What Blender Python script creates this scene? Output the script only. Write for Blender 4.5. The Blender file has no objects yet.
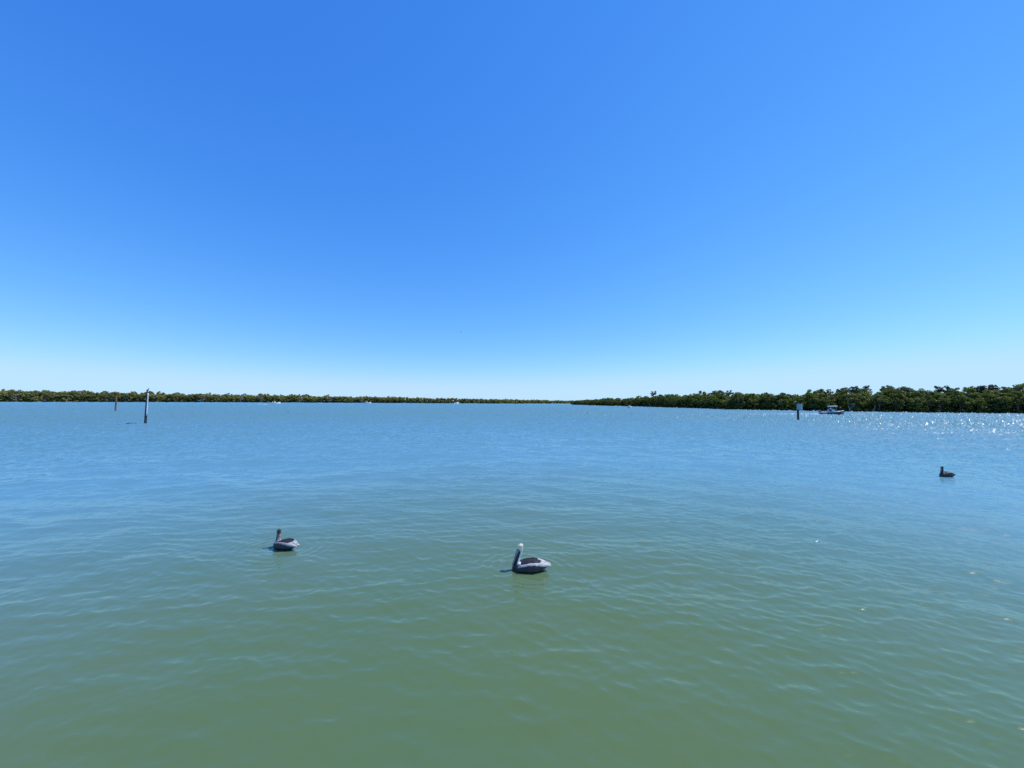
import bpy, bmesh, math, random
import numpy as np
from mathutils import Vector, Matrix

S = bpy.context.scene
COL = S.collection
R = math.radians

# ------------------------------------------------------------------ camera
EYE = 3.0                      # eye height above the water (m)
FPX = 384.0                    # focal length in pixels of a 1024 wide frame
PITCH = math.atan(16.6 / FPX)
ROLL = math.atan(0.00617)
cam = bpy.data.cameras.new("camera")
cam.sensor_width = 36.0
cam.lens = FPX / 1024 * 36
cam.clip_start = 0.1
cam.clip_end = 20000
cam_ob = bpy.data.objects.new("camera", cam)
COL.objects.link(cam_ob)
fwd = Vector((0, math.cos(PITCH), math.sin(PITCH)))
rt = Vector((1, 0, 0))
up = rt.cross(fwd)
rt2 = rt * math.cos(ROLL) + up * math.sin(ROLL)
up2 = up * math.cos(ROLL) - rt * math.sin(ROLL)
M = Matrix((rt2, up2, -fwd)).transposed().to_4x4()
M.translation = (0, 0, EYE)
cam_ob.matrix_world = M
S.camera = cam_ob


def ray(px, py):
    return (fwd * FPX + rt2 * (px - 512) - up2 * (py - 384)).normalized()


def at(px, py, z=0.0):
    d = ray(px, py)
    t = (z - EYE) / d.z
    return Vector((0, 0, EYE)) + d * t


def far(px, depth):
    """point on the water in the direction of column px, at a depth along y"""
    return Vector(((px - 512) / FPX * depth, depth, 0))


# ------------------------------------------------------------------ sky, sun, exposure
SUN_AZ, SUN_EL = R(78), R(53)
w = bpy.data.worlds.new("World")
S.world = w
w.use_nodes = True
nt = w.node_tree
bg = nt.nodes["Background"]
sky = nt.nodes.new("ShaderNodeTexSky")
sky.sky_type = 'NISHITA'
sky.sun_disc = False
sky.sun_elevation = SUN_EL
sky.sun_rotation = SUN_AZ
sky.altitude = 0
sky.air_density = 1.0
sky.dust_density = 0.0
sky.ozone_density = 4.0
# the camera's rendering of the sky colour: one tone curve per channel
sp = nt.nodes.new("ShaderNodeSeparateColor")
cb_ = nt.nodes.new("ShaderNodeCombineColor")
nt.links.new(sky.outputs[0], sp.inputs[0])
for i, (pw, k) in enumerate([(1.22, 0.603), (0.80, 1.68), (0.40, 5.24)]):
    m1 = nt.nodes.new("ShaderNodeMath"); m1.operation = 'POWER'; m1.inputs[1].default_value = pw
    m2 = nt.nodes.new("ShaderNodeMath"); m2.operation = 'MULTIPLY'; m2.inputs[1].default_value = k
    nt.links.new(sp.outputs[i], m1.inputs[0])
    nt.links.new(m1.outputs[0], m2.inputs[0])
    m3 = nt.nodes.new("ShaderNodeMath"); m3.operation = 'SMOOTH_MIN'; m3.inputs[1].default_value = (5.2, 7.9, 10.5)[i]; m3.inputs[2].default_value = 1.5
    nt.links.new(m2.outputs[0], m3.inputs[0])
    nt.links.new(m3.outputs[0], cb_.inputs[i])
nt.links.new(cb_.outputs[0], bg.inputs["Color"])
bg.inputs["Strength"].default_value = 0.10
sl = bpy.data.lights.new("sun", 'SUN')
sl.energy = 3.6
sl.angle = R(0.53)
sl.color = (1.0, 0.95, 0.87)
sun = bpy.data.objects.new("sun", sl)
COL.objects.link(sun)
sd = Vector((math.sin(SUN_AZ) * math.cos(SUN_EL), math.cos(SUN_AZ) * math.cos(SUN_EL), math.sin(SUN_EL)))
sun.rotation_euler = sd.to_track_quat('Z', 'Y').to_euler()
sun.location = (60, 30, 80)
S.view_settings.view_transform = 'Standard'
S.view_settings.look = 'None'
S.view_settings.exposure = 0.0
S.view_settings.gamma = 1.0
S.cycles.use_denoising = False
S.cycles.max_bounces = 8
S.cycles.transparent_max_bounces = 12
S.cycles.sample_clamp_indirect = 6


# ------------------------------------------------------------------ helpers
def tag(o, label=None, cat=None, group=None, kind=None):
    if label: o["label"] = label
    if cat: o["category"] = cat
    if group: o["group"] = group
    if kind: o["kind"] = kind
    return o


def empty(name, loc=(0, 0, 0), rz=0.0):
    o = bpy.data.objects.new(name, None)
    COL.objects.link(o)
    o.location = loc
    o.rotation_euler = (0, 0, rz)
    o.empty_display_size = 0.2
    return o


def copy_tree(o, parent=None):
    c = o.copy()
    COL.objects.link(c)
    c.parent = parent
    for ch in list(o.children):
        copy_tree(ch, c)
    return c


class MB:
    """collects shapes and links them as one mesh object"""

    def __init__(s):
        s.v, s.f = [], []

    def add(s, vs, fs):
        n = len(s.v)
        s.v += [tuple(p) for p in vs]
        s.f += [tuple(i + n for i in f) for f in fs]

    def loft(s, rings, cap=True):
        """rings: lists of points with equal counts"""
        k = len(rings[0])
        vs = [p for r in rings for p in r]
        fs = []
        for i in range(len(rings) - 1):
            for j in range(k):
                a, b = i * k + j, i * k + (j + 1) % k
                fs.append((a, b, b + k, a + k))
        if cap:
            fs.append(tuple(range(k - 1, -1, -1)))
            fs.append(tuple((len(rings) - 1) * k + j for j in range(k)))
        s.add(vs, fs)

    def tube(s, pts, rad, k=6):
        pts = [Vector(p) for p in pts]
        if not hasattr(rad, '__len__'):
            rad = [rad] * len(pts)
        rings = []
        for i, p in enumerate(pts):
            a = pts[max(0, i - 1)]
            b = pts[min(len(pts) - 1, i + 1)]
            t = (b - a).normalized()
            u = t.cross(Vector((0, 0, 1)) if abs(t.z) < 0.95 else Vector((1, 0, 0))).normalized()
            v = t.cross(u)
            rings.append([p + (u * math.cos(2 * math.pi * j / k) + v * math.sin(2 * math.pi * j / k)) * rad[i] for j in range(k)])
        s.loft(rings)

    def box(s, c, d, rz=0.0, bev=0.0):
        """box with chamfered vertical and horizontal edges"""
        cx, cy, cz = c
        hx, hy, hz = d[0] / 2, d[1] / 2, d[2] / 2
        b = min(bev, hx * .9, hy * .9, hz * .9)

        def ring(x, y, z):
            if bev:
                q = min(b, x * .8, y * .8)
                pts = [(x - q, -y), (x, -y + q), (x, y - q), (x - q, y), (-x + q, y), (-x, y - q), (-x, -y + q), (-x + q, -y)]
            else:
                pts = [(x, -y), (x, y), (-x, y), (-x, -y)]
            ca, sa = math.cos(rz), math.sin(rz)
            return [(cx + p * ca - q2 * sa, cy + p * sa + q2 * ca, cz + z) for p, q2 in pts]
        if bev:
            s.loft([ring(hx - b, hy - b, -hz), ring(hx, hy, -hz + b), ring(hx, hy, hz - b), ring(hx - b, hy - b, hz)])
        else:
            s.loft([ring(hx, hy, -hz), ring(hx, hy, hz)])

    def ball(s, c, r, n=10, m=7, rot=None):
        if not hasattr(r, '__len__'):
            r = (r, r, r)
        c = Vector(c)
        rings = []
        for i in range(1, m):
            a = math.pi * i / m
            ring = []
            for j in range(n):
                b = 2 * math.pi * j / n
                p = Vector((r[0] * math.sin(a) * math.cos(b), r[1] * math.sin(a) * math.sin(b), -r[2] * math.cos(a)))
                if rot: p = rot @ p
                ring.append(c + p)
            rings.append(ring)
        s.loft(rings)

    def build(s, name, mat=None, parent=None, smooth=True):
        me = bpy.data.meshes.new(name)
        me.from_pydata(s.v, [], s.f)
        me.update()
        if smooth:
            me.polygons.foreach_set("use_smooth", [True] * len(me.polygons))
        o = bpy.data.objects.new(name, me)
        COL.objects.link(o)
        if mat: me.materials.append(mat)
        if parent: o.parent = parent
        return o


def np_mesh(name, co, quads, mat=None, parent=None, smooth=False):
    me = bpy.data.meshes.new(name)
    n, m = len(co), len(quads)
    me.vertices.add(n)
    me.vertices.foreach_set("co", np.asarray(co, np.float32).ravel())
    me.loops.add(m * 4)
    me.loops.foreach_set("vertex_index", np.asarray(quads, np.int32).ravel())
    me.polygons.add(m)
    me.polygons.foreach_set("loop_start", np.arange(m, dtype=np.int32) * 4)
    if smooth:
        me.polygons.foreach_set("use_smooth", np.ones(m, bool))
    me.update(calc_edges=True)
    o = bpy.data.objects.new(name, me)
    COL.objects.link(o)
    if mat: me.materials.append(mat)
    if parent: o.parent = parent
    return o


def mat(name, col, rough=0.6, noise=0.0, scale=8.0, metal=0.0, bump=0.0, stretch=(1, 1, 1), spec=0.5, col2=None):
    m = bpy.data.materials.new(name)
    m.use_nodes = True
    t = m.node_tree
    p = t.nodes["Principled BSDF"]
    p.inputs["Roughness"].default_value = rough
    p.inputs["Metallic"].default_value = metal
    p.inputs["Specular IOR Level"].default_value = spec
    p.inputs["Base Color"].default_value = (*col, 1)
    if noise or bump or col2:
        tc = t.nodes.new("ShaderNodeTexCoord")
        mp = t.nodes.new("ShaderNodeMapping")
        mp.inputs["Scale"].default_value = stretch
        nz = t.nodes.new("ShaderNodeTexNoise")
        nz.inputs["Scale"].default_value = scale
        nz.inputs["Detail"].default_value = 5
        t.links.new(tc.outputs["Object"], mp.inputs[0])
        t.links.new(mp.outputs[0], nz.inputs["Vector"])
        mx = t.nodes.new("ShaderNodeMix")
        mx.data_type = 'RGBA'
        rp = t.nodes.new("ShaderNodeMapRange")
        rp.inputs[1].default_value = 0.35
        rp.inputs[2].default_value = 0.65
        t.links.new(nz.outputs["Fac"], rp.inputs[0])
        t.links.new(rp.outputs[0], mx.inputs["Factor"])
        c2 = col2 or tuple(c * (1 + noise) for c in col)
        c1 = col if col2 else tuple(c * (1 - noise) for c in col)
        mx.inputs["A"].default_value = (*c1, 1)
        mx.inputs["B"].default_value = (*c2, 1)
        t.links.new(mx.outputs["Result"], p.inputs["Base Color"])
        if bump:
            b = t.nodes.new("ShaderNodeBump")
            b.inputs["Strength"].default_value = bump
            b.inputs["Distance"].default_value = 0.02
            t.links.new(nz.outputs["Fac"], b.inputs["Height"])
            t.links.new(b.outputs[0], p.inputs["Normal"])
    return m


def foliage_mat(name, dark, light, trans, tint=0.25):
    m = bpy.data.materials.new(name)
    m.use_nodes = True
    t = m.node_tree
    t.nodes.clear()
    out = t.nodes.new("ShaderNodeOutputMaterial")
    geo = t.nodes.new("ShaderNodeNewGeometry")
    oi = t.nodes.new("ShaderNodeObjectInfo")
    tc = t.nodes.new("ShaderNodeTexCoord")
    nz = t.nodes.new("ShaderNodeTexNoise")
    nz.inputs["Scale"].default_value = 0.55
    nz.inputs["Detail"].default_value = 2
    t.links.new(tc.outputs["Object"], nz.inputs["Vector"])
    a1 = t.nodes.new("ShaderNodeMath"); a1.operation = 'MULTIPLY_ADD'
    a1.inputs[1].default_value = 0.45
    t.links.new(geo.outputs["Random Per Island"], a1.inputs[0])
    a2 = t.nodes.new("ShaderNodeMath"); a2.operation = 'MULTIPLY_ADD'
    a2.inputs[1].default_value = 0.5
    a2.inputs[2].default_value = -0.22
    t.links.new(oi.outputs["Random"], a2.inputs[0])
    a3 = t.nodes.new("ShaderNodeMath"); a3.operation = 'MULTIPLY_ADD'
    a3.inputs[1].default_value = 0.6
    t.links.new(nz.outputs["Fac"], a3.inputs[0])
    t.links.new(a2.outputs[0], a3.inputs[2])
    t.links.new(a3.outputs[0], a1.inputs[2])
    mx = t.nodes.new("ShaderNodeMix"); mx.data_type = 'RGBA'
    mx.inputs["A"].default_value = (*dark, 1)
    mx.inputs["B"].default_value = (*light, 1)
    t.links.new(a1.outputs[0], mx.inputs["Factor"])
    p = t.nodes.new("ShaderNodeBsdfPrincipled")
    p.inputs["Roughness"].default_value = 0.5
    p.inputs["Specular IOR Level"].default_value = 0.3
    t.links.new(mx.outputs["Result"], p.inputs["Base Color"])
    tr = t.nodes.new("ShaderNodeBsdfTranslucent")
    gm = t.nodes.new("ShaderNodeMix"); gm.data_type = 'RGBA'; gm.blend_type = 'MULTIPLY'
    gm.inputs["Factor"].default_value = 1
    gm.inputs["B"].default_value = (1.5, 1.6, 0.6, 1)
    t.links.new(mx.outputs["Result"], gm.inputs["A"])
    t.links.new(gm.outputs["Result"], tr.inputs["Color"])
    ms = t.nodes.new("ShaderNodeMixShader")
    ms.inputs[0].default_value = trans
    t.links.new(p.outputs[0], ms.inputs[1])
    t.links.new(tr.outputs[0], ms.inputs[2])
    t.links.new(ms.outputs[0], out.inputs[0])
    return m


# ------------------------------------------------------------------ water
BIRD_AT = [at(531.5, 570.5), at(285.8, 548.0), at(947.5, 476.9)]
RINGS = [(p.x, p.y) for p in BIRD_AT[:2]]


def make_water():
    rng = np.random.default_rng(11)
    th = [-math.pi + R(6) * i for i in range(int((180 - 112) / 6))]
    th = np.concatenate([np.arange(-180, -112, 4.0), np.arange(-112, -62, 0.6), np.arange(-62, -30, 0.16), np.arange(-30, 30, 0.22), np.arange(30, 62, 0.10), np.arange(62, 112, 0.6), np.arange(112, 180, 4.0)])
    th = np.radians(th)
    dth = np.gradient(th)
    rs = [0.6]
    while rs[-1] < 2600:
        r = rs[-1]
        if r < 300: dr = max(0.025, 0.0042 * r)
        else: dr = 0.03 * r
        rs.append(r + dr)
    rs = np.array(rs)
    drs = np.gradient(rs)
    nr, na = len(rs), len(th)
    X = (rs[:, None] * np.sin(th)[None, :]).ravel()
    Y = (rs[:, None] * np.cos(th)[None, :]).ravel()
    cell = np.maximum(drs[:, None] * np.ones(na)[None, :], rs[:, None] * dth[None, :]).ravel()
    rr = np.repeat(rs, na)
    N = 120
    lam = np.exp(rng.uniform(math.log(0.10), math.log(3.2), N))
    wgt = np.exp(-((np.log(lam) - math.log(0.25)) / 0.75) ** 2) + 0.22 * np.exp(-((np.log(lam) - math.log(1.5)) / 0.55) ** 2)
    S2 = 0.0140
    sl = np.sqrt(2 * S2 * wgt / wgt.sum())          # slope amplitude per component
    ang = rng.normal(R(-100), R(40), N)              # travel direction
    ph = rng.uniform(0, 2 * math.pi, N)
    # gusts: slow patches of stronger and weaker ripple
    gust = np.zeros(len(X))
    for i in range(14):
        L = math.exp(rng.uniform(math.log(5), math.log(45)))
        a = rng.uniform(0, 2 * math.pi)
        gust += np.sin(2 * math.pi / L * (X * math.cos(a) + Y * math.sin(a) * 1.0) + rng.uniform(0, 6.28))
    gust = 1.0 + 0.45 * np.tanh(0.22 * gust)
    gust = gust * np.interp(rr, [3, 6, 10, 20, 40, 80, 130], [0.62, 0.74, 0.90, 1.0, 1.1, 1.7, 2.1])   # calmer in the lee of the landing, a breeze farther out
    Z = np.zeros(len(X)); DX = np.zeros(len(X)); DY = np.zeros(len(X)); lost = np.zeros(len(X))
    for i in range(N):
        k = 2 * math.pi / lam[i]
        t = np.clip((lam[i] / cell - 1.6) / 2.2, 0, 1)
        lost += (1 - t * t) * sl[i] ** 2 / 2
        m = t > 0
        if not m.any(): continue
        p = k * (X[m] * math.cos(ang[i]) + Y[m] * math.sin(ang[i])) + ph[i]
        A = sl[i] / k * t[m]
        Z[m] += A * np.sin(p)
        c = A * np.cos(p) * 1.1
        DX[m] += c * math.cos(ang[i]); DY[m] += c * math.sin(ang[i])
    Z *= gust; DX *= gust; DY *= gust
    lost *= gust ** 2
    # longer, lazier waves on the open bay
    far_w = np.interp(rr, [7, 20, 50, 100], [0, 1, 1, .8]) * (1 - np.exp(-((X - BIRD_AT[2].x) ** 2 + (Y - BIRD_AT[2].y) ** 2) / 2.2 ** 2))
    for i in range(70):
        L = math.exp(rng.uniform(math.log(0.45), math.log(5.5)))
        a = rng.normal(R(-95), R(28)); k = 2 * math.pi / L; ph_ = rng.uniform(0, 6.28)
        t = np.clip((L / cell - 1.6) / 2.2, 0, 1) * far_w
        m = t > 0
        p = k * (X[m] * math.cos(a) + Y[m] * math.sin(a)) + ph_
        A = 0.017 / k * t[m]
        Z[m] += A * np.sin(p)
        DX[m] += A * .8 * np.cos(p) * math.cos(a); DY[m] += A * .8 * np.cos(p) * math.sin(a)
    # short steep chop where the breeze reaches the water, at the finest size the sheet can carry
    ch = rng.normal(size=(nr, na))
    mixw = np.clip((rs - 35.0) / 45.0, 0, 1)[:, None]
    ch = (1 - mixw) * (ch + np.roll(ch, 1, 1) + np.roll(ch, 2, 1) + np.roll(ch, 3, 1)) / 2.0 + mixw * ch
    ch = ch.ravel() * np.minimum(np.interp(rr, [8, 16, 30, 60, 110], [0.0, .04, .09, .24, .46]) * np.repeat(drs, na), .12) * (1 + .4 * np.clip(gust / gust.mean() - 1, -1, 1))
    Z += np.where(rr < 900, ch, 0)
    # rings spreading from the floating birds
    for bx, by in RINGS:
        d = np.hypot(X - bx, Y - by)
        m = d < 2.2
        Z[m] += 0.005 * np.sin(2 * math.pi * d[m] / .17) * np.exp(-((d[m] - .55) / .5) ** 2) * (1 + .5 * np.sin(3 * np.arctan2(Y[m] - by, X[m] - bx)))
    co = np.stack([X + DX, Y + DY, Z], 1)
    idx = np.arange(nr * na).reshape(nr, na)
    nx = np.roll(idx, -1, axis=1)
    q = np.stack([idx[:-1], nx[:-1], nx[1:], idx[1:]], -1).reshape(-1, 4)
    # close the hole under the viewer with a small inner ring
    m = bpy.data.materials.new("sea_water")
    m.use_nodes = True
    t = m.node_tree
    p = t.nodes["Principled BSDF"]
    p.inputs["Specular IOR Level"].default_value = 0.0
    p.inputs["Roughness"].default_value = 1.0
    p.inputs["Coat Weight"].default_value = 1.0
    p.inputs["Coat IOR"].default_value = 1.48
    upn = t.nodes.new("ShaderNodeCombineXYZ"); upn.inputs[2].default_value = 1.0
    t.links.new(upn.outputs[0], p.inputs["Normal"])
    tc = t.nodes.new("ShaderNodeTexCoord")
    # murky body colour, in slow patches
    nz = t.nodes.new("ShaderNodeTexNoise"); nz.inputs["Scale"].default_value = 0.16; nz.inputs["Detail"].default_value = 3
    t.links.new(tc.outputs["Object"], nz.inputs["Vector"])
    mx = t.nodes.new("ShaderNodeMix"); mx.data_type = 'RGBA'
    mx.inputs["A"].default_value = (0.108, 0.178, 0.064, 1)
    mx.inputs["B"].default_value = (0.132, 0.184, 0.054, 1)
    rp = t.nodes.new("ShaderNodeMapRange"); rp.inputs[1].default_value = .3; rp.inputs[2].default_value = .7
    t.links.new(nz.outputs["Fac"], rp.inputs[0])
    t.links.new(rp.outputs[0], mx.inputs["Factor"])
    # bluer body colour with distance: sky reflection put into the base colour
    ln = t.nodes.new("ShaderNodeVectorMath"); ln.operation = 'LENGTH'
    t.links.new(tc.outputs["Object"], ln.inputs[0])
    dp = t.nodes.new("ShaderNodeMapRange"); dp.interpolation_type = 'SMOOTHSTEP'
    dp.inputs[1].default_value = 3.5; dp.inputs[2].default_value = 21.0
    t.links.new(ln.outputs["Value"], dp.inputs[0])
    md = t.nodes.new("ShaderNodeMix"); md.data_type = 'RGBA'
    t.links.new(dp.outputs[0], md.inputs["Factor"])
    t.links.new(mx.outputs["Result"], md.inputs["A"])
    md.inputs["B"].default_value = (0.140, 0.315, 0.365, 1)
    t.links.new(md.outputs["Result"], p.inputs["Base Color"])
    at_ = t.nodes.new("ShaderNodeAttribute"); at_.attribute_name = "ripple"
    t.links.new(at_.outputs["Fac"], p.inputs["Coat Roughness"])
    # finest ripples
    n1 = t.nodes.new("ShaderNodeTexNoise"); n1.inputs["Scale"].default_value = 7.0; n1.inputs["Detail"].default_value = 3; n1.inputs["Roughness"].default_value = .55
    mp_ = t.nodes.new("ShaderNodeMapping"); mp_.inputs["Scale"].default_value = (0.42, 1.0, 1.0); mp_.inputs["Rotation"].default_value = (0, 0, R(8))
    t.links.new(tc.outputs["Object"], mp_.inputs["Vector"])
    t.links.new(mp_.outputs[0], n1.inputs["Vector"])
    b = t.nodes.new("ShaderNodeBump"); b.inputs["Distance"].default_value = 0.0075; b.inputs["Strength"].default_value = 1.0
    t.links.new(n1.outputs["Fac"], b.inputs["Height"])
    n2 = t.nodes.new("ShaderNodeTexNoise"); n2.inputs["Scale"].default_value = 2.6; n2.inputs["Detail"].default_value = 2
    t.links.new(mp_.outputs[0], n2.inputs["Vector"])
    b2 = t.nodes.new("ShaderNodeBump"); b2.inputs["Distance"].default_value = 0.014; b2.inputs["Strength"].default_value = 1.0
    t.links.new(n2.outputs["Fac"], b2.inputs["Height"])
    t.links.new(b.outputs[0], b2.inputs["Normal"])
    t.links.new(b2.outputs[0], p.inputs["Coat Normal"])
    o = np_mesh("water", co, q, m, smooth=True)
    a = o.data.attributes.new("ripple", 'FLOAT', 'POINT')
    alpha = np.sqrt(np.interp(rr, [8, 20, 60, 110], [1.2, .5, .4, .35]) * lost + 0.0004)
    a.data.foreach_set("value", np.clip(np.sqrt(alpha), 0.1, 0.36).astype(np.float32))
    tag(o, kind='structure')
    return o


make_water()
# ------------------------------------------------------------------ land
M_mud = mat("dark_mud", (0.045, 0.036, 0.026), 0.9, noise=0.4, scale=1.5)
M_bark = mat("grey_bark", (0.16, 0.135, 0.11), 0.9, noise=0.35, scale=4)
M_root = mat("brown_root", (0.085, 0.062, 0.045), 0.9, noise=0.35, scale=4)
M_dead = mat("weathered_dead_wood", (0.42, 0.39, 0.36), 0.9, noise=0.25, scale=4)
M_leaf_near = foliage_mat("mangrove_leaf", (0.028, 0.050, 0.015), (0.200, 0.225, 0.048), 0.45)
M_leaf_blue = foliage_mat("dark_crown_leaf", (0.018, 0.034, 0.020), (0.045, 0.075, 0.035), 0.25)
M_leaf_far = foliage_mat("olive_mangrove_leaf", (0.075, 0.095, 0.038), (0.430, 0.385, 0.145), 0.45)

near_shore = [(62, 318), (45.5, 296), (55, 252), (74, 205), (85.5, 146), (103, 130), (122, 121), (151, 113), (185, 104), (230, 92)]
far_shore = [(-520, 225), (-430, 240), (-349, 262), (-267, 329), (-193, 349), (-108, 366), (-12, 374), (54, 432), (160, 540)]


def resample(pl, step):
    pts, out, d = [Vector((*p, 0)) for p in pl], [], 0.0
    tot = [0.0]
    for a, b in zip(pts, pts[1:]):
        tot.append(tot[-1] + (b - a).length)
    s = 0.0
    while s < tot[-1]:
        i = max(j for j in range(len(tot)) if tot[j] <= s + 1e-9)
        i = min(i, len(pts) - 2)
        u = (s - tot[i]) / (tot[i + 1] - tot[i])
        p = pts[i].lerp(pts[i + 1], u)
        t0 = (pts[i + 1] - pts[i]).normalized()
        out.append((p, t0, s))
        s += step
    return out


def land(pl, inland, width, name):
    rng = random.Random(5)
    prof = [(-0.5, -0.4), (0.4, 0.05), (2.5, 0.3), (8, 0.55), (width, 0.6), (width + 1, -0.4)]
    rings = []
    for p, t, s in resample(pl, 4.0):
        n = Vector((-t.y, t.x, 0)) * inland
        j = rng.uniform(-.9, .6)
        rings.append([tuple(p + n * (a + j) + Vector((0, 0, z + rng.uniform(-.05, .08)))) for a, z in prof])
    k = len(prof)
    vs = [p for r in rings for p in r]
    fs = [(i * k + j, i * k + j + 1, (i + 1) * k + j + 1, (i + 1) * k + j) for i in range(len(rings) - 1) for j in range(k - 1)]
    if inland > 0: fs = [f[::-1] for f in fs]
    mb = MB(); mb.add(vs, fs)
    o = mb.build(name, M_mud)
    tag(o, kind='structure')
    return o


# inland side: shore points run along with the water on one hand
land(near_shore, +1, 60, "land")
land(far_shore, +1, 60, "land")


# ------------------------------------------------------------------ trees
def leaf_clumps(rng, centres, radii, n_leaf, size, flat=0.75):
    co, quads = [], []
    k = 0
    for c, r in zip(centres, radii):
        n = int(n_leaf * (r / np.mean(radii)) ** 1.5)
        d = rng.normal(size=(n, 3)); d /= np.linalg.norm(d, axis=1)[:, None]
        rad = r * rng.uniform(0.55, 1.08, n) ** 0.6
        p = c + d * rad[:, None] * np.array([1, 1, flat])
        nrm = d + rng.normal(size=(n, 3)) * 0.55 + np.array([0, 0, 0.35])
        nrm /= np.linalg.norm(nrm, axis=1)[:, None]
        u = np.cross(nrm, rng.normal(size=(n, 3))); u /= np.linalg.norm(u, axis=1)[:, None]
        v = np.cross(nrm, u)
        a = size * rng.uniform(.6, 1.3, n)[:, None]
        b = a * rng.uniform(.45, .8, n)[:, None]
        sag = nrm * a * 0.18
        q = np.stack([p - u * a - sag, p - v * b, p + u * a - sag, p + v * b], 1)
        co.append(q.reshape(-1, 3))
        quads.append(np.arange(k, k + 4 * n).reshape(n, 4))
        k += 4 * n
    return np.concatenate(co), np.concatenate(quads)


def make_tree(seed, name, H, W, leafm, nclump=34, nleaf=42, leaf=0.22, skirt=0.12, roots=True, bark=None, top_heavy=False):
    rng = np.random.default_rng(seed)
    root = empty(name)
    bark = bark or M_bark
    tr = MB()
    cs, rad = [], []
    stems = 3 if not top_heavy else 1
    for i in range(stems):
        a = rng.uniform(0, 6.28)
        lean = rng.uniform(.05, .28) * W
        pts = [Vector((0.15 * math.cos(a), 0.15 * math.sin(a), -0.4))]
        for s in (0.25, .5, .75, .93):
            pts.append(Vector((lean * s * math.cos(a) + rng.normal() * .12, lean * s * math.sin(a) + rng.normal() * .12, H * s * (0.9 if i else 1))))
        r0 = 0.13 if not top_heavy else 0.15
        tr.tube(pts, [r0, r0 * .8, r0 * .6, r0 * .42, r0 * .15], 6)
        for l in range(5):
            s = rng.uniform(.3, .9) if not top_heavy else rng.uniform(.6, .93)
            j = min(3, int(s * 4))
            p0 = pts[j].lerp(pts[j + 1], s * 4 - j)
            b = rng.uniform(0, 6.28)
            L = W * rng.uniform(.45, .85)
            p2 = p0 + Vector((math.cos(b) * L, math.sin(b) * L, rng.uniform(.1, .9)))
            p1 = p0.lerp(p2, .5) + Vector((0, 0, -.15))
            tr.tube([p0, p1, p2], [r0 * .4, r0 * .28, r0 * .08], 5)
            cs.append(np.array(p2)); rad.append(rng.uniform(.5, .9))
    tr.build("trunk", bark, root)
    if roots:
        rt_ = MB()
        for i in range(11):
            a = rng.uniform(0, 6.28); L = rng.uniform(.6, 1.0) * W * .75; h = rng.uniform(.7, 1.7)
            d = Vector((math.cos(a), math.sin(a), 0))
            rt_.tube([Vector((0, 0, h)), d * L * .45 + Vector((0, 0, h * .85)), d * L * .85 + Vector((0, 0, h * .4)), d * L + Vector((0, 0, -.5))], [.05, .04, .035, .03], 4)
        rt_.build("prop_roots", M_root, root)
    while len(cs) < nclump:
        z = rng.uniform(skirt, 1.0)
        if top_heavy:
            z = rng.uniform(.68, 1.0)
            wr = W * (1.05 - .55 * (z - .68) / .32)
        else:
            wr = W * (0.75 + .35 * math.sin(math.pi * min(1, z * 1.05))) * (1 if z < .75 else 1 - 1.9 * (z - .75))
        a = rng.uniform(0, 6.28); q = math.sqrt(rng.uniform(.15, 1)) * wr
        cs.append(np.array([q * math.cos(a), q * math.sin(a), z * H - .25]))
        rad.append(rng.uniform(.4, .85) * (0.8 if z > .85 else 1))
    co, qd = leaf_clumps(rng, cs, rad, nleaf, leaf)
    np_mesh("crown", co, qd, leafm, root)
    return root


def make_bare(seed, name, H, W, wood):
    rng = np.random.default_rng(seed)
    mb = MB()

    def branch(p, d, L, r, lv):
        pts = [p]; rr = [r]
        for i in range(3):
            d = (d + Vector(rng.normal(size=3) * .16)).normalized()
            pts.append(pts[-1] + d * L / 3); rr.append(r * (1 - .22 * (i + 1)))
        mb.tube(pts, rr, 5)
        if lv:
            for i in range(3):
                j = 1 + i % 3
                nd = (d + Vector(rng.normal(size=3) * .65) + Vector((0, 0, .15))).normalized()
                branch(pts[j], nd, L * rng.uniform(.5, .75), rr[j] * .62, lv - 1)
    branch(Vector((0, 0, -.4)), Vector((rng.normal() * .1, rng.normal() * .1, 1)), H * .55, .14, 3)
    return mb.build(name, wood)


def place(o, p, rz, s):
    o.location = p
    o.rotation_euler = (0, 0, rz)
    o.scale = (s[0], s[0], s[1])


rnd = random.Random(3)
# dark nearer shore: three rows of mangroves
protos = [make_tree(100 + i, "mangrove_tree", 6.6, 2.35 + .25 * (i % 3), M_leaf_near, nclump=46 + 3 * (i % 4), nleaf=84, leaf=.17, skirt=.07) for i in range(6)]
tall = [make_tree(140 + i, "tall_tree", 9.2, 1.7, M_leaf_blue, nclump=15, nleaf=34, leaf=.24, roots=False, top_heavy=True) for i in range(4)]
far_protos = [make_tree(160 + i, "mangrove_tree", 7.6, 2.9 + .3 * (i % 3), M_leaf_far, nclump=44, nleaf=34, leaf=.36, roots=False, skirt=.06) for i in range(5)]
used = set()


def get(proto):
    if proto.name in used:
        return copy_tree(proto)
    used.add(proto.name)
    return proto


def height_near(p):
    """canopy height along the nearer shore, from the low tip to the tall end"""
    px = 512 + FPX * p.x / p.y
    return float(np.interp(px, [540, 570, 600, 625, 650, 740, 830, 900, 1024, 1300], [3.0, 3.6, 4.8, 5.6, 7.2, 6.9, 6.6, 7.2, 7.7, 8.0]))


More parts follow.
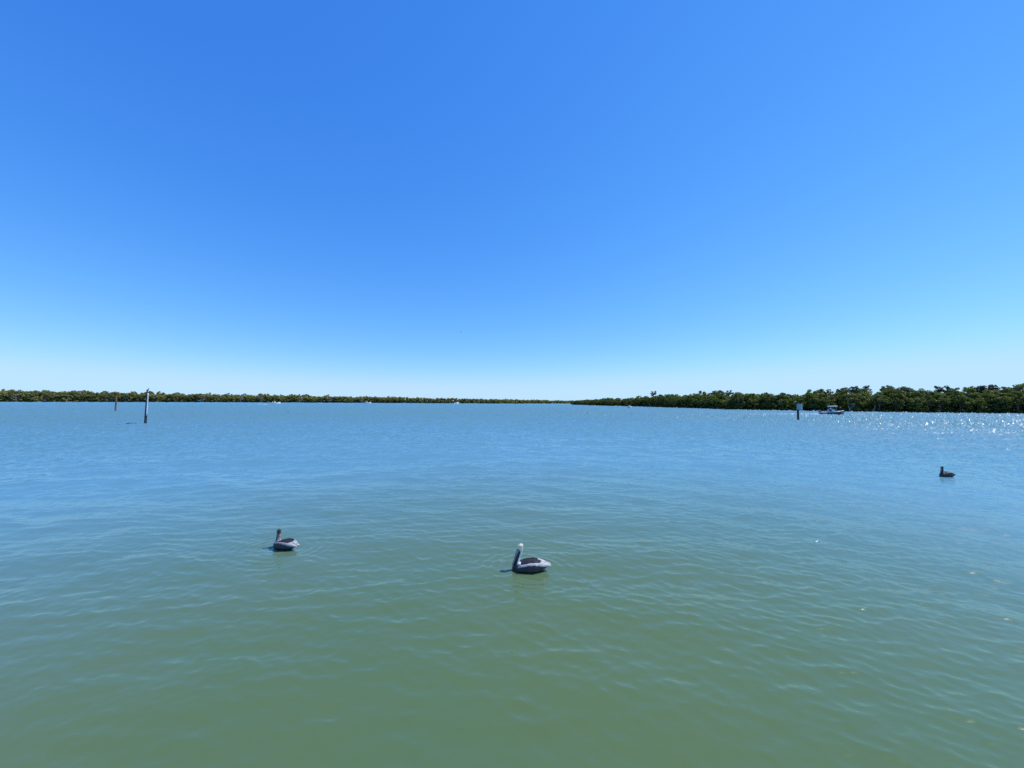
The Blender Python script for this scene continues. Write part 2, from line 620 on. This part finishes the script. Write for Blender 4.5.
for row, (off, step) in enumerate([(1.6, 4.3), (5.2, 4.6), (9.5, 6.0)]):
    for p, t, s in resample(near_shore, step):
        px = 512 + FPX * p.x / p.y
        if px > 1110: continue
        n = Vector((-t.y, t.x, 0))
        q = p + n * (off + rnd.uniform(-.9, .9)) + t * rnd.uniform(-1.2, 1.2)
        h = .96 * height_near(p) * (0.78, 0.97, 1.04)[row] * rnd.uniform(.78, 1.16)
        o = get(rnd.choice(protos))
        place(o, q, rnd.uniform(0, 6.28), (rnd.uniform(.85, 1.2) * (0.55 + .45 * h / 7), h / 6.6))
        tag(o, "dense green mangrove tree in the dark wood along the nearer shore", "tree", "mangrove trees of the nearer shore")
for px, dep, h in [(842, 137, 8.6), (853, 139, 9.2), (858, 134, 8.7), (868, 140, 9.2), (886, 139, 9.6), (889, 143, 9.3), (901, 146, 9.5), (908, 140, 9.0), (939, 137, 9.4), (946, 140, 9.3), (953, 136, 8.7),
                   (969, 133, 8.6), (975, 136, 9.4), (980, 131, 9.3), (987, 134, 9.5), (992, 138, 9.7), (1005, 130, 8.7), (1014, 131, 9.1), (1021, 129, 9.7), (654, 226, 9.4), (716, 172, 8.3), (721, 176, 8.6), (729, 173, 8.5), (825, 137, 8.1)]:
    o = get(tall[rnd.randrange(4)])
    place(o, far(px, dep), rnd.uniform(0, 6.28), (rnd.uniform(.8, 1.25), h / 9.2))
    tag(o, "thin tall tree with a sparse dark top rising above the nearer mangroves", "tree", "tall trees rising above the nearer mangroves")

# undergrowth behind the rows, one tangled mass
rng = np.random.default_rng(77)
cs, rad = [], []
for p, t, s in resample(near_shore, 1.3):
    n = Vector((-t.y, t.x, 0))
    h = height_near(p)
    for k in range(6):
        q = p + n * rng.uniform(3.5, 13) + t * rng.uniform(-1, 1)
        cs.append(np.array([q.x, q.y, rng.uniform(.3, h * .8)])); rad.append(rng.uniform(.8, 1.4))
co, qd = leaf_clumps(rng, cs, rad, 44, .40)
o = np_mesh("mangrove_undergrowth", co, qd, M_leaf_near)
tag(o, "tangled mangrove undergrowth filling the nearer dark shore", "undergrowth", kind='stuff')


# long far shore: individual trees up to where they melt together
def height_far(px):
    return float(np.interp(px, [-400, 0, 100, 200, 300, 400, 480, 570], [9.2, 9.0, 8.7, 8.0, 7.1, 5.8, 4.8, 3.4]))


for row, (off, step) in enumerate([(1.5, 4.0), (6.5, 5.0)]):
    for p, t, s in resample(far_shore, step):
        px = 512 + FPX * p.x / p.y
        if px < -45 or px > 400: continue
        n = Vector((-t.y, t.x, 0))
        q = p + n * (off + rnd.uniform(-1, 1)) + t * rnd.uniform(-1.5, 1.5)
        h = height_far(px) * (0.84, 1.0)[row] * rnd.uniform(.72, 1.16)
        o = get(rnd.choice(far_protos))
        place(o, q, rnd.uniform(0, 6.28), (rnd.uniform(.9, 1.25), h / 7.6))
        tag(o, "olive green mangrove tree in the long wood along the far shore", "tree", "mangrove trees of the far shore")
M_leaf_grey = foliage_mat("greyish_half_bare_twigs", (0.13, 0.115, 0.095), (0.40, 0.36, 0.31), 0.2)
bare = [make_tree(180 + i, "sparse_tree", 7.4, 2.2, M_leaf_grey, nclump=24, nleaf=26, leaf=.30, roots=False, skirt=.1, bark=M_dead) for i in range(2)]
for px, dep in [(20, 268), (52, 280), (74, 288), (96, 293), (108, 296), (113, 298), (117, 301), (122, 303), (127, 302), (133, 306), (139, 309), (144, 311), (151, 314), (163, 317), (178, 322), (205, 330), (243, 337), (262, 342), (300, 346), (331, 352), (362, 358)]:
    o = get(bare[rnd.randrange(2)])
    place(o, far(px, dep) + Vector((rnd.uniform(-1, 1), -1.4, 0)), rnd.uniform(0, 6.28), (rnd.uniform(.8, 1.1), rnd.uniform(.55, .9)))
    tag(o, "greyish brown half bare tree among the olive mangroves of the far shore", "tree", "grey half bare trees of the far shore")
snag = make_bare(12, "dead_tree", 6.0, 2, M_dead)
place(snag, far(850, 125.5), 1.0, (1.0, .75))
tag(snag, "pale bare dead tree at the mangrove edge just beyond the dark hulled boat", "dead tree")
snag2 = make_bare(21, "dead_tree", 5.0, 2, M_dead)
place(snag2, far(872, 123.4), 2.1, (.8, .62))
tag(snag2, "small pale bare snag leaning out of the nearer mangroves", "dead tree")

# the farthest stretch reads as one mass
rng = np.random.default_rng(78)
cs, rad = [], []
for p, t, s in resample(far_shore, 1.5):
    px = 512 + FPX * p.x / p.y
    if px < 394 or px > 620: continue
    n = Vector((-t.y, t.x, 0))
    h = height_far(px)
    for k in range(11):
        q = p + n * rng.uniform(0, 7) + t * rng.uniform(-1, 1)
        cs.append(np.array([q.x, q.y, rng.uniform(.2, h * rng.uniform(.7, .95))])); rad.append(rng.uniform(.7, 1.3))
co, qd = leaf_clumps(rng, cs, rad, 34, .5)
o = np_mesh("mangrove_forest", co, qd, M_leaf_far)
tag(o, "thin line of distant mangrove forest along the far end of the bay", "forest", kind='stuff')
rng = np.random.default_rng(79)
cs, rad = [], []
for p, t, s in resample(far_shore, 1.6):
    px = 512 + FPX * p.x / p.y
    if px < -60 or px > 402: continue
    n = Vector((-t.y, t.x, 0))
    for k in range(10):
        q = p + n * rng.uniform(1.0, 10) + t * rng.uniform(-1, 1)
        cs.append(np.array([q.x, q.y, rng.uniform(.2, height_far(px) * .8)])); rad.append(rng.uniform(.9, 1.5))
co, qd = leaf_clumps(rng, cs, rad, 36, .5)
o = np_mesh("mangrove_undergrowth", co, qd, M_leaf_far)
tag(o, "tangled mangrove undergrowth filling the far olive shore", "undergrowth", kind='stuff')


# ------------------------------------------------------------------ pilings and marker
M_pile_dark = mat("dark_creosote_wood", (.05, .042, .036), .85, noise=.35, scale=6, stretch=(1, 1, .15))
M_white = mat("white_gelcoat", (.78, .78, .77), .3, noise=.04, scale=2)
M_board = mat("pale_marker_board", (.30, .36, .40), .45, noise=.12, scale=5)


def piling(name, h, r, m, lean=(0, 0)):
    root = empty(name)
    mb = MB()
    rr = random.Random(h)
    n = 14
    pts = [Vector((lean[0] * z + rr.uniform(-.008, .008), lean[1] * z, z)) for z in np.linspace(-1.0, h, n)]
    mb.tube(pts, [r * (1.06 - .1 * i / n) * rr.uniform(.97, 1.03) for i in range(n)], 14)
    mb.build("post", m, root)
    return root, pts[-1]


M_pile_dark0 = mat("tarred_piling_wood", (.030, .026, .024), .85, noise=.4, scale=6, stretch=(1, 1, .12))
pl, top = piling("piling", 3.72, .115, M_pile_dark0, (.024, 0))
pl.location = at(145.3, 424.2)
tag(pl, "tall dark wooden piling with a pale sunlit strip down one side and a bird on top", "piling")
cp = MB(); cp.tube([top + Vector((0, 0, .004)), top + Vector((0, 0, .05)), top + Vector((0, 0, .09))], [.12, .118, .05], 14)
cp.build("cap", M_pile_dark, pl)
M_lit_strip = mat("pale_lit_strip", (.62, .60, .58), .6, noise=.12, scale=9)  # pale tube added on the sun side to give the piling's lit strip
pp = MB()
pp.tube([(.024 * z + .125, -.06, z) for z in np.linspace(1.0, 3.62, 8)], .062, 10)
pp.build("lit_strip", M_lit_strip, pl)
for z in (1.5, 2.5, 3.4):
    bd = MB(); bd.tube([(.024 * z, 0, z - .02), (.024 * z, 0, z + .02)], .13, 14); bd.build("band", M_pile_dark, pl)
perch = pl.location + top + Vector((0, 0, .09))
M_red = mat("reddish_weathered_wood", (.17, .085, .055), .85, noise=.35, scale=6, stretch=(1, 1, .15))
p2, _ = piling("piling", 3.5, .14, M_red, (.01, 0))
p2.location = at(115.4, 411.6)
tag(p2, "thin reddish brown piling standing alone farther out before the far shore", "piling")

mk, top = piling("channel_marker", 2.95, .16, M_pile_dark)
mk.location = at(798.2, 420.2)
tag(mk, "dark post channel marker with two pale boards near the dark hulled boat", "channel marker")
mk.rotation_euler.z = -R(36.7)
for a, off, bw in ((R(-22), (.10, -.19), .56), (R(52), (.50, -.04), .42)):
    b = MB()
    b.box((off[0], off[1], 2.25), (bw, .035, 1.0), a, .012)
    bo = b.build("board", M_board, mk, smooth=False)
    br = MB()
    br.box((off[0] * .45, off[1] * .45, 2.45), (.3, .06, .07), math.atan2(off[1], off[0]))
    br.box((off[0] * .45, off[1] * .45, 1.98), (.3, .06, .07), math.atan2(off[1], off[0]))
    br.build("bracket", M_pile_dark, bo, smooth=False)

# ------------------------------------------------------------------ birds
M_feather = bpy.data.materials.new("pelican_plumage")
M_feather.use_nodes = True
_t = M_feather.node_tree
_p = _t.nodes["Principled BSDF"]
_p.inputs["Roughness"].default_value = .6
_p.inputs["Specular IOR Level"].default_value = .3
_a = _t.nodes.new("ShaderNodeAttribute"); _a.attribute_name = "plumage"
_tc = _t.nodes.new("ShaderNodeTexCoord"); _mp = _t.nodes.new("ShaderNodeMapping")
_mp.inputs["Scale"].default_value = (9, 38, 38)
_nz = _t.nodes.new("ShaderNodeTexNoise"); _nz.inputs["Scale"].default_value = 1; _nz.inputs["Detail"].default_value = 3
_t.links.new(_tc.outputs["Object"], _mp.inputs[0]); _t.links.new(_mp.outputs[0], _nz.inputs["Vector"])
_mr = _t.nodes.new("ShaderNodeMapRange"); _mr.inputs[1].default_value = .3; _mr.inputs[2].default_value = .7; _mr.inputs[3].default_value = .55; _mr.inputs[4].default_value = 1.3
_t.links.new(_nz.outputs["Fac"], _mr.inputs[0])
_mx = _t.nodes.new("ShaderNodeMix"); _mx.data_type = 'RGBA'; _mx.blend_type = 'MULTIPLY'; _mx.inputs["Factor"].default_value = 1
_t.links.new(_a.outputs["Color"], _mx.inputs["A"]); _t.links.new(_mr.outputs[0], _mx.inputs["B"])
_t.links.new(_mx.outputs["Result"], _p.inputs["Base Color"])
_b = _t.nodes.new("ShaderNodeBump"); _b.inputs["Distance"].default_value = .006; _b.inputs["Strength"].default_value = .6
_t.links.new(_nz.outputs["Fac"], _b.inputs["Height"]); _t.links.new(_b.outputs[0], _p.inputs["Normal"])
M_bill = mat("grey_bill", (.34, .31, .29), .45, noise=.25, scale=30)
M_pouch = mat("dark_pouch", (.035, .033, .035), .5, noise=.3, scale=30)
M_eye = mat("eye", (.01, .01, .01), .15)
M_foot = mat("dark_webbed_foot", (.03, .032, .03), .4)


def ring_y(x, z, ry, rz, k=14, dx=0.0, dz=1.0):
    """ring of an animal's trunk, across the x axis (or tilted by direction dx,dz)"""
    return [(x, ry * math.cos(2 * math.pi * j / k), z + rz * math.sin(2 * math.pi * j / k)) for j in range(k)]


def make_pelican(neck, head, bill_tip, dark_head=False, vox=.0085, pale=1.0):
    root = empty("pelican")
    b = MB()
    body = [(-.335, .098, .018, .010), (-.31, .095, .04, .018), (-.26, .095, .075, .038), (-.18, .085, .122, .080), (-.05, .072, .146, .118), (.08, .062, .146, .122), (.19, .05, .118, .100), (.28, .042, .082, .080), (.325, .045, .045, .05), (.345, .048, .015, .018)]
    b.loft([ring_y(*r) for r in body])
    for s in (-1, 1):
        path = [(.255, .07, .075, .018, .035), (.2, .105, .085, .030, .055), (.08, .130, .098, .030, .072), (-.06, .126, .108, .030, .072), (-.18, .094, .112, .026, .052), (-.28, .058, .104, .02, .026), (-.352, .032, .094, .010, .010)]
        b.loft([[(x, s * (y + rl * math.cos(2 * math.pi * j / 12)), z + rv * math.sin(2 * math.pi * j / 12)) for j in range(12)] for x, y, z, rl, rv in path])
    b.tube([(x, 0, z) for x, z, r in neck], [r for x, z, r in neck], 12)
    hx, hz = head
    d = (Vector((bill_tip[0], 0, bill_tip[1])) - Vector((hx, 0, hz))).normalized()
    ang = math.atan2(-d.z, d.x)
    b.ball((hx, 0, hz), (.067, .042, .049), rot=Matrix.Rotation(ang * .55, 3, 'Y'))
    tmp = b.build("tmp_body", None)
    rm = tmp.modifiers.new("r", 'REMESH'); rm.mode = 'VOXEL'; rm.voxel_size = vox
    sm = tmp.modifiers.new("s", 'SMOOTH'); sm.iterations = 5; sm.factor = .5
    dg = bpy.context.evaluated_depsgraph_get()
    me = bpy.data.meshes.new_from_object(tmp.evaluated_get(dg))
    bpy.data.objects.remove(tmp)
    me.name = "body"
    me.polygons.foreach_set("use_smooth", [True] * len(me.polygons))
    n = len(me.vertices)
    co = np.empty(n * 3, np.float32); me.vertices.foreach_get("co", co); co = co.reshape(-1, 3)
    x, y, z = co.T
    c = np.tile(np.array([.075, .064, .064], np.float32), (n, 1))          # brown grey flanks
    ay = np.abs(y)
    c[z < .03] = (.03, .026, .024)
    topz = np.interp(x, [-.36, -.28, -.18, -.06, .08, .2, .27], [.104, .13, .164, .180, .170, .14, .11])
    wob = .003 * np.sin(x * 60 + y * 25)
    silver = (ay > .088) & (z > topz - .030 + wob - .02 * np.clip((-x) / .2, 0, 1)) & (x < .27)
    silver &= ~((y < 0) & (x > -.02))
    c[silver] = np.array((.60, .56, .54)) * pale
    c[(x < -.13) & (z > topz - .045 + wob) & (ay > .012)] = np.array((.60, .57, .54)) * (.5 + .5 * pale)
    c[((ay < .092 + wob) | ((y < 0) & (ay < .16))) & (z > .1) & (x < .2) & (x > -.13 - .6 * (.09 - ay))] = (.028, .024, .024)
    c[(x > .27) & (z < .16)] = (.05, .043, .04)
    # neck and head
    nz_ = np.array([p[1] for p in neck]); nx_ = np.array([p[0] for p in neck])
    cx = np.interp(z, nz_, nx_)
    nk = (z > .2) | ((z > .13) & (np.abs(x - cx) < .06) & (ay < .06))
    hind = nk & (x < cx + .006)
    c[nk] = (.05, .04, .036)
    c[hind] = (.86, .84, .80) if not dark_head else (.42, .39, .36)  # on dark heads the paler hindneck is a sun rim put into the colour
    hd = np.hypot(x - hx, z - hz) < .076
    c[hd] = (.95, .87, .60) if not dark_head else (.10, .085, .075)
    if not dark_head:
        c[hd & (z < hz - .03)] = (.84, .80, .72)
    at_ = me.attributes.new("plumage", 'FLOAT_COLOR', 'POINT')
    at_.data.foreach_set("color", np.concatenate([c, np.ones((n, 1), np.float32)], 1).ravel())
    me.materials.append(M_feather)
    bo = bpy.data.objects.new("body", me); COL.objects.link(bo); bo.parent = root
    # bill held down along the foreneck, with its pouch
    a0 = Vector((hx, 0, hz)) + d * .035 + Vector((.014, 0, 0))
    tip = Vector((bill_tip[0], 0, bill_tip[1]))
    side = Vector((0, 1, 0)); nrm = d.cross(side)
    if nrm.x < 0: nrm = -nrm
    rings = []
    for u, wy, wz in ((0, .026, .030), (.15, .022, .024), (.5, .018, .017), (.85, .018, .013), (.96, .013, .012), (1.0, .006, .012)):
        p = a0.lerp(tip, u) - nrm * (.012 * max(0, u - .93) / .07)
        rings.append([p + side * wy * math.cos(2 * math.pi * j / 10) + nrm * wz * math.sin(2 * math.pi * j / 10) for j in range(10)])
    bb = MB(); bb.loft(rings)
    bill = bb.build("bill", M_bill, root)
    rings = []
    for u, wy, wz in ((.02, .016, .014), (.2, .022, .034), (.45, .022, .040), (.7, .016, .028), (.9, .009, .010)):
        p = a0.lerp(tip, u) - nrm * (wz + .008)
        rings.append([p + side * wy * math.cos(2 * math.pi * j / 10) + nrm * wz * math.sin(2 * math.pi * j / 10) for j in range(10)])
    pb = MB(); pb.loft(rings); pb.build("pouch", M_pouch, bill)
    for s in (-1, 1):
        e = MB(); e.ball((hx + .018, s * .032, hz + .006), .0075, 8, 6); e.build("eye", M_eye, root)
        f = MB()
        fx, fy = (-.09, s * .12) if s < 0 else (-.04, s * .20)
        f.add([(fx + .07, fy - .0, -.030), (fx - .045, fy - .05, -.045), (fx - .06, fy, -.052), (fx - .045, fy + .045, -.045), (fx + .07, fy, -.048), (fx - .045, fy - .05, -.058), (fx - .06, fy, -.064), (fx - .045, fy + .045, -.058)],
              [(0, 1, 2), (0, 2, 3), (4, 6, 5), (4, 7, 6), (0, 4, 5, 1), (1, 5, 6, 2), (2, 6, 7, 3), (3, 7, 4, 0)])
        f.tube([(fx + .06, fy, -.04), (fx + .1, fy * .75, -.03), (fx + .12, fy * .5, .0)], [.012, .012, .012], 6)
        f.build("foot", M_foot, root)
    return root


PI = math.pi
pel = make_pelican([(.255, .03, .062), (.262, .10, .052), (.248, .16, .038), (.226, .23, .028), (.206, .29, .029), (.190, .35, .030), (.186, .40, .036)], (.206, .420), (.345, .09))
pel.location = BIRD_AT[0]; pel.rotation_euler.z = PI + R(4)
tag(pel, "pelican with a cream white head and raised neck, nearest on the green water", "pelican", "pelicans floating on the water")
pel2 = make_pelican([(.235, .03, .06), (.235, .10, .055), (.22, .17, .042), (.205, .23, .034), (.195, .29, .03), (.2, .34, .03)], (.218, .355), (.30, .10), dark_head=True, pale=.6)
pel2.location = BIRD_AT[1]; pel2.rotation_euler.z = R(160)
pel2.scale = (.92, .92, .88)
tag(pel2, "pelican with a dark head and grey striped wings, floating alone below the pilings", "pelican", "pelicans floating on the water")
pel3 = make_pelican([(.235, .03, .06), (.235, .10, .055), (.225, .16, .054), (.215, .21, .046), (.21, .25, .042), (.215, .29, .04)], (.225, .315), (.335, .10), dark_head=True, pale=.35)
pel3.location = BIRD_AT[2]; pel3.rotation_euler.z = R(176); pel3.scale = (.86, .92, 1.18)
tag(pel3, "small dark backlit pelican on the sparkling water before the nearer mangroves", "pelican", "pelicans floating on the water")
pel4 = copy_tree(pel3)
pel4.location = at(193.6, 407.0); pel4.rotation_euler.z = R(210); pel4.scale = (1.15, 1.15, 1.2)
pel4.name = "floating_bird"
del pel4["group"]
tag(pel4, "tiny dark bird far out on the water near the far shore", "bird")

# bird on the tall piling
M_black = mat("black_plumage", (.018, .018, .02), .5, noise=.3, scale=20)
cb = empty("perched_bird", perch)
b = MB()
b.tube([(-.12, 0, .0), (-.07, 0, .07), (0, 0, .14), (.04, 0, .22), (.055, 0, .27), (.06, 0, .31), (.075, 0, .34)], [.015, .045, .075, .06, .036, .026, .02], 10)
b.ball((.085, 0, .352), (.04, .026, .028))
b.tube([(.0, .03, .0), (.01, .03, .08)], [.012, .016], 6); b.tube([(.0, -.03, .0), (.01, -.03, .08)], [.012, .016], 6)
b.build("body", M_black, cb)
b = MB(); b.tube([(.115, 0, .352), (.15, 0, .350), (.185, 0, .338)], [.012, .009, .004], 6); b.build("bill", M_bill, cb)
cb.rotation_euler.z = R(20); cb.scale = (1.15, 1.3, 1.0)
tag(cb, "small dark bird perched on top of the tall piling", "bird")

# bird on the wing
M_gull = mat("grey_bird", (.20, .20, .21), .6, noise=.2, scale=10)
fb = empty("flying_bird", Vector((0, 0, EYE)) + ray(460.5, 332) * 95)
b = MB()
b.loft([[(x, r * math.cos(2 * PI * j / 8), r * math.sin(2 * PI * j / 8)) for j in range(8)] for x, r in ((-.42, .03), (-.3, .06), (-.1, .11), (.12, .11), (.25, .07), (.34, .06), (.42, .02))])
b.build("body", M_gull, fb)
for s in (-1, 1):
    wv = MB()
    rings = []
    for y, x0, x1, z in ((.06, -.13, .16, .05), (.4, -.12, .2, .16), (.7, -.16, .13, .14), (.95, -.22, 0, .08), (1.05, -.24, -.16, .05)):
        rings.append([(x0, s * y, z), ((x0 + x1) / 2, s * y, z + .025), (x1, s * y, z), ((x0 + x1) / 2, s * y, z - .012)])
    wv.loft(rings); wv.build("wing", M_gull, fb)
fb.scale = (.36, .36, .36)
fb.rotation_euler = (R(12), R(-5), R(165))
tag(fb, "tiny distant bird flying in the open sky above the bay", "bird")

# ------------------------------------------------------------------ boats
M_navy = mat("navy_hull_paint", (.022, .035, .085), .25, noise=.1, scale=3)
M_grey = mat("grey_cowling", (.16, .17, .19), .35, noise=.1, scale=4)
M_tan = mat("pale_cushion", (.55, .54, .55), .7, noise=.1, scale=6)
M_alu = mat("brushed_aluminium", (.6, .6, .62), .35, metal=1.0, noise=.06, scale=10)
M_shield = mat("dark_tinted_acrylic", (.04, .05, .06), .1)
M_skin = mat("skin", (.42, .27, .2), .6, noise=.08, scale=10)
M_shirt = mat("pale_shirt", (.6, .58, .62), .8, noise=.1, scale=12)
M_short = mat("dark_shorts", (.06, .07, .1), .8, noise=.1, scale=12)


def make_boat(name, L, B, hullm, canopy=True):
    root = empty(name)
    k = L / 6.2
    st = [(-3.1, .98, .62), (-2.9, 1.02, .62), (-1.5, 1.12, .64), (0, 1.15, .70), (1.2, 1.05, .78), (2.1, .74, .88), (2.75, .36, .96), (3.1, .04, 1.02)]
    bs = B / 2.3
    rings = []
    for x, hb, sh in st:
        x *= k; hb *= bs
        kz = -.28 + max(0, x / k - 1.6) * .28
        ch = max(.02, hb * .86)
        o_ = [(x, -hb, sh), (x, -ch, .12 + max(0, x / k - 1) * .12), (x, 0, kz), (x, ch, .12 + max(0, x / k - 1) * .12), (x, hb, sh)]
        i_ = [(x - .02, hb * .88, sh - .03), (x - .02, hb * .8, .34 + max(0, x / k - 1) * .1), (x - .02, -hb * .8, .34 + max(0, x / k - 1) * .1), (x - .02, -hb * .88, sh - .03)]
        rings.append(o_ + i_)
    h = MB(); h.loft(rings); h.build("hull", hullm, root, smooth=False)
    g = MB()
    for s in (-1, 1):
        g.tube([(x * k, s * hb * bs * .96, sh + .015) for x, hb, sh in st], .045, 6)
    g.build("gunwale", M_white, root)
    c = MB()
    cx = .25 * k
    c.loft([[(cx + a * .42, b_ * .42 * bs, z) for a, b_ in ((1, -1), (1, 1), (-1, 1), (-1, -1))] if z < .9 else [(cx - .08 + a * .3, b_ * .38 * bs, z) for a, b_ in ((1, -1), (1, 1), (-1, 1), (-1, -1))] for z in (.33, .82, 1.28)])
    con = c.build("console", M_white, root, smooth=False)
    sh_ = MB(); sh_.loft([[(cx + .22, -.36 * bs, 1.285), (cx + .25, -.36 * bs, 1.285), (cx + .25, .36 * bs, 1.285), (cx + .22, .36 * bs, 1.285)], [(cx + .02, -.3 * bs, 1.7), (cx + .05, -.3 * bs, 1.7), (cx + .05, .3 * bs, 1.7), (cx + .02, .3 * bs, 1.7)]])
    sh_.build("windshield", M_shield, con, smooth=False)
    s_ = MB(); s_.box((-.85 * k, 0, .62), (.55, .95 * bs, .56), 0, .05); s_.box((-1.08 * k, 0, 1.08), (.1, .9 * bs, .4), 0, .04)
    s_.build("seat", M_tan, root, smooth=False)
    bc = MB(); bc.box((1.75 * k, 0, .78), (.95, .95 * bs, .2), 0, .06); bc.build("bow_cushion", M_tan, root, smooth=False)
    ob = MB()
    ob.loft([[(x - 3.42 * k, y * w_, z) for x, y in ((.26, -.17), (.26, .17), (-.2, .2), (-.26, 0), (-.2, -.2))] for z, w_ in ((.72, .8), (.85, 1.05), (1.15, 1.0), (1.32, .6))])
    ob.box((-3.38 * k, 0, .3), (.22, .14, .9), 0, .03)
    mo = ob.build("outboard_motor", M_grey, root, smooth=False)
    pr = MB(); pr.box((-3.2 * k, 0, .62), (.24, .3, .3), 0, .03); pr.build("mount", M_alu, mo, smooth=False)
    if canopy:
        t = MB()
        t.loft([[(cx - .1 + a * .8, b_ * .85 * bs, z) for a, b_ in ((1, -.8), (1, .8), (.8, 1), (-.8, 1), (-1, .8), (-1, -.8), (-.8, -1), (.8, -1))] for z in (2.08, 2.14)] + [[(cx - .1 + a * .68, b_ * .7 * bs, 2.19) for a, b_ in ((1, -.8), (1, .8), (.8, 1), (-.8, 1), (-1, .8), (-1, -.8), (-.8, -1), (.8, -1))]])
        cn = t.build("canopy", M_white, root, smooth=False)
        for a in (-1, 1):
            for b_ in (-1, 1):
                q = MB(); q.tube([(cx - .1 + a * .45, b_ * .52 * bs, .45), (cx - .1 + a * .5, b_ * .55 * bs, 1.3), (cx - .1 + a * .6, b_ * .62 * bs, 2.08)], .025, 6); q.build("pole", M_alu, cn)
    return root


boat = make_boat("motorboat", 4.9, 2.0, M_navy)
boat.location = at(832.5, 414.9); boat.rotation_euler = (0, R(-2.5), R(-12))
tag(boat, "dark hulled motorboat with a white console and canopy passing the nearer mangroves", "motorboat")


def make_person():
    root = empty("person")
    P = [(0, 0, .93), (0, 0, 1.12), (0, 0, 1.36), (0, 0, 1.5), (.02, 0, 1.56), (.03, 0, 1.68), (0, .18, 1.40), (.1, .22, 1.15), (.33, .16, 1.1), (0, -.18, 1.40), (.1, -.22, 1.15), (.33, -.16, 1.1),
         (0, .1, .88), (.04, .11, .48), (0, .12, .08), (.14, .13, .03), (0, -.1, .88), (.04, -.11, .48), (0, -.12, .08), (.14, -.13, .03)]
    E = [(0, 1), (1, 2), (2, 3), (3, 4), (4, 5), (2, 6), (6, 7), (7, 8), (2, 9), (9, 10), (10, 11), (0, 12), (12, 13), (13, 14), (14, 15), (0, 16), (16, 17), (17, 18), (18, 19)]
    rr = [.15, .14, .15, .06, .065, .09, .06, .045, .035, .06, .045, .035, .085, .06, .042, .03, .085, .06, .042, .03]
    me = bpy.data.meshes.new("tmp"); me.from_pydata(P, E, []); me.update()
    o = bpy.data.objects.new("tmp", me); COL.objects.link(o)
    sk = o.modifiers.new("k", 'SKIN')
    for i, v in enumerate(me.skin_vertices[0].data):
        v.radius = (rr[i], rr[i]); v.use_root = (i == 0)
    ss = o.modifiers.new("s", 'SUBSURF'); ss.levels = 1; ss.render_levels = 1
    dg = bpy.context.evaluated_depsgraph_get()
    m2 = bpy.data.meshes.new_from_object(o.evaluated_get(dg))
    bpy.data.objects.remove(o)
    m2.materials.clear()
    for q in (M_skin, M_shirt, M_short): m2.materials.append(q)
    for p in m2.polygons:
        c = p.center
        p.material_index = 1 if (1.02 < c.z < 1.5 and c.x < .22) else (2 if .5 < c.z <= 1.02 and abs(c.y) < .2 and c.x < .2 else 0)
        p.use_smooth = True
    b = bpy.data.objects.new("body", m2); COL.objects.link(b); b.parent = root
    h = MB(); h.ball((.02, 0, 1.735), (.105, .1, .07)); h.build("cap", M_shirt, root)
    return root


ps = make_person()
bm_ = Matrix.Translation(boat.location) @ boat.rotation_euler.to_matrix().to_4x4()
ps.location = bm_ @ Vector((-.38, 0, .345)); ps.rotation_euler = (0, 0, R(-12))
tag(ps, "person in pale clothes standing at the console of the dark hulled motorboat", "person")

sk = make_boat("skiff", 5.2, 2.0, M_white, canopy=False)
spots = [(274.5, 404.5, 25, "white open skiff speeding before the far shore with foam behind it"),
         (457.0, 404.1, 68, "tiny white boat end on, before the middle of the distant treeline"),
         (366.8, 404.0, 15, "faint small boat under way close to the far shore, hardly more than a speck"),
         (629.6, 408.3, -100, "small pale boat lying close under the low mangroves near the point")]
boats = []
for i, (px, py, rz, lab) in enumerate(spots):
    o = sk if i == 0 else copy_tree(sk)
    o.location = at(px, py); o.rotation_euler = (0, R(-2), R(rz)); o.scale = (1.1, 1.25, 1.35)
    tag(o, lab, "boat", "small white boats out on the bay")
    boats.append(o)
boats[3].scale = (.8, .9, .95)

M_foam = mat("white_foam", (.78, .80, .82), .8, noise=.12, scale=3)


def wake(o, length, w0, w1, h, label, bend=0.0, z0=0.0):
    """broken churned foam streaming out behind a boat"""
    rng = np.random.default_rng(int(length * 10))
    mb = MB()
    rot = Matrix.Rotation(o.rotation_euler.z, 3, 'Z')
    n = int(length * 15)
    for i in range(n):
        u = rng.uniform(0, 1) ** 1.4
        x = -3.0 - u * length
        y = rng.normal() * (w0 + (w1 - w0) * u) * .5 + bend * u * u
        r = rng.uniform(.12, .42) * (1 - .5 * u)
        c = o.location + rot @ Vector((x, y, 0))
        c.z = .01
        mb.ball(c, (r * 1.8, r, h * rng.uniform(.3, 1) * (1 - .75 * u) + .02), 8, 5)
    w_ = mb.build("boat_wake", M_foam)
    tag(w_, label, "wake", kind='stuff')


wake(boat, 17, .9, 1.6, .28, "white foam wake trailing behind the dark hulled motorboat", bend=-5)
wake(boats[0], 11, .9, 1.6, .35, "white foam wake trailing behind the skiff near the far shore")
wake(boats[2], 12, .7, 1.4, .22, "thin pale wake behind the faint small boat")

# fleck on the water
ff = MB()
ff.loft([[(x, -w_, z), (x, 0, z + .012), (x, w_, z), (x, 0, z - .006)] for x, w_, z in ((-.055, .002, .012), (-.03, .018, .018), (.0, .024, .022), (.03, .018, .03), (.055, .003, .045))])
fo = ff.build("floating_feather", M_white)
fo.location = at(816, 543); fo.rotation_euler.z = .3
tag(fo, "small white fleck floating on the open green water", "feather")
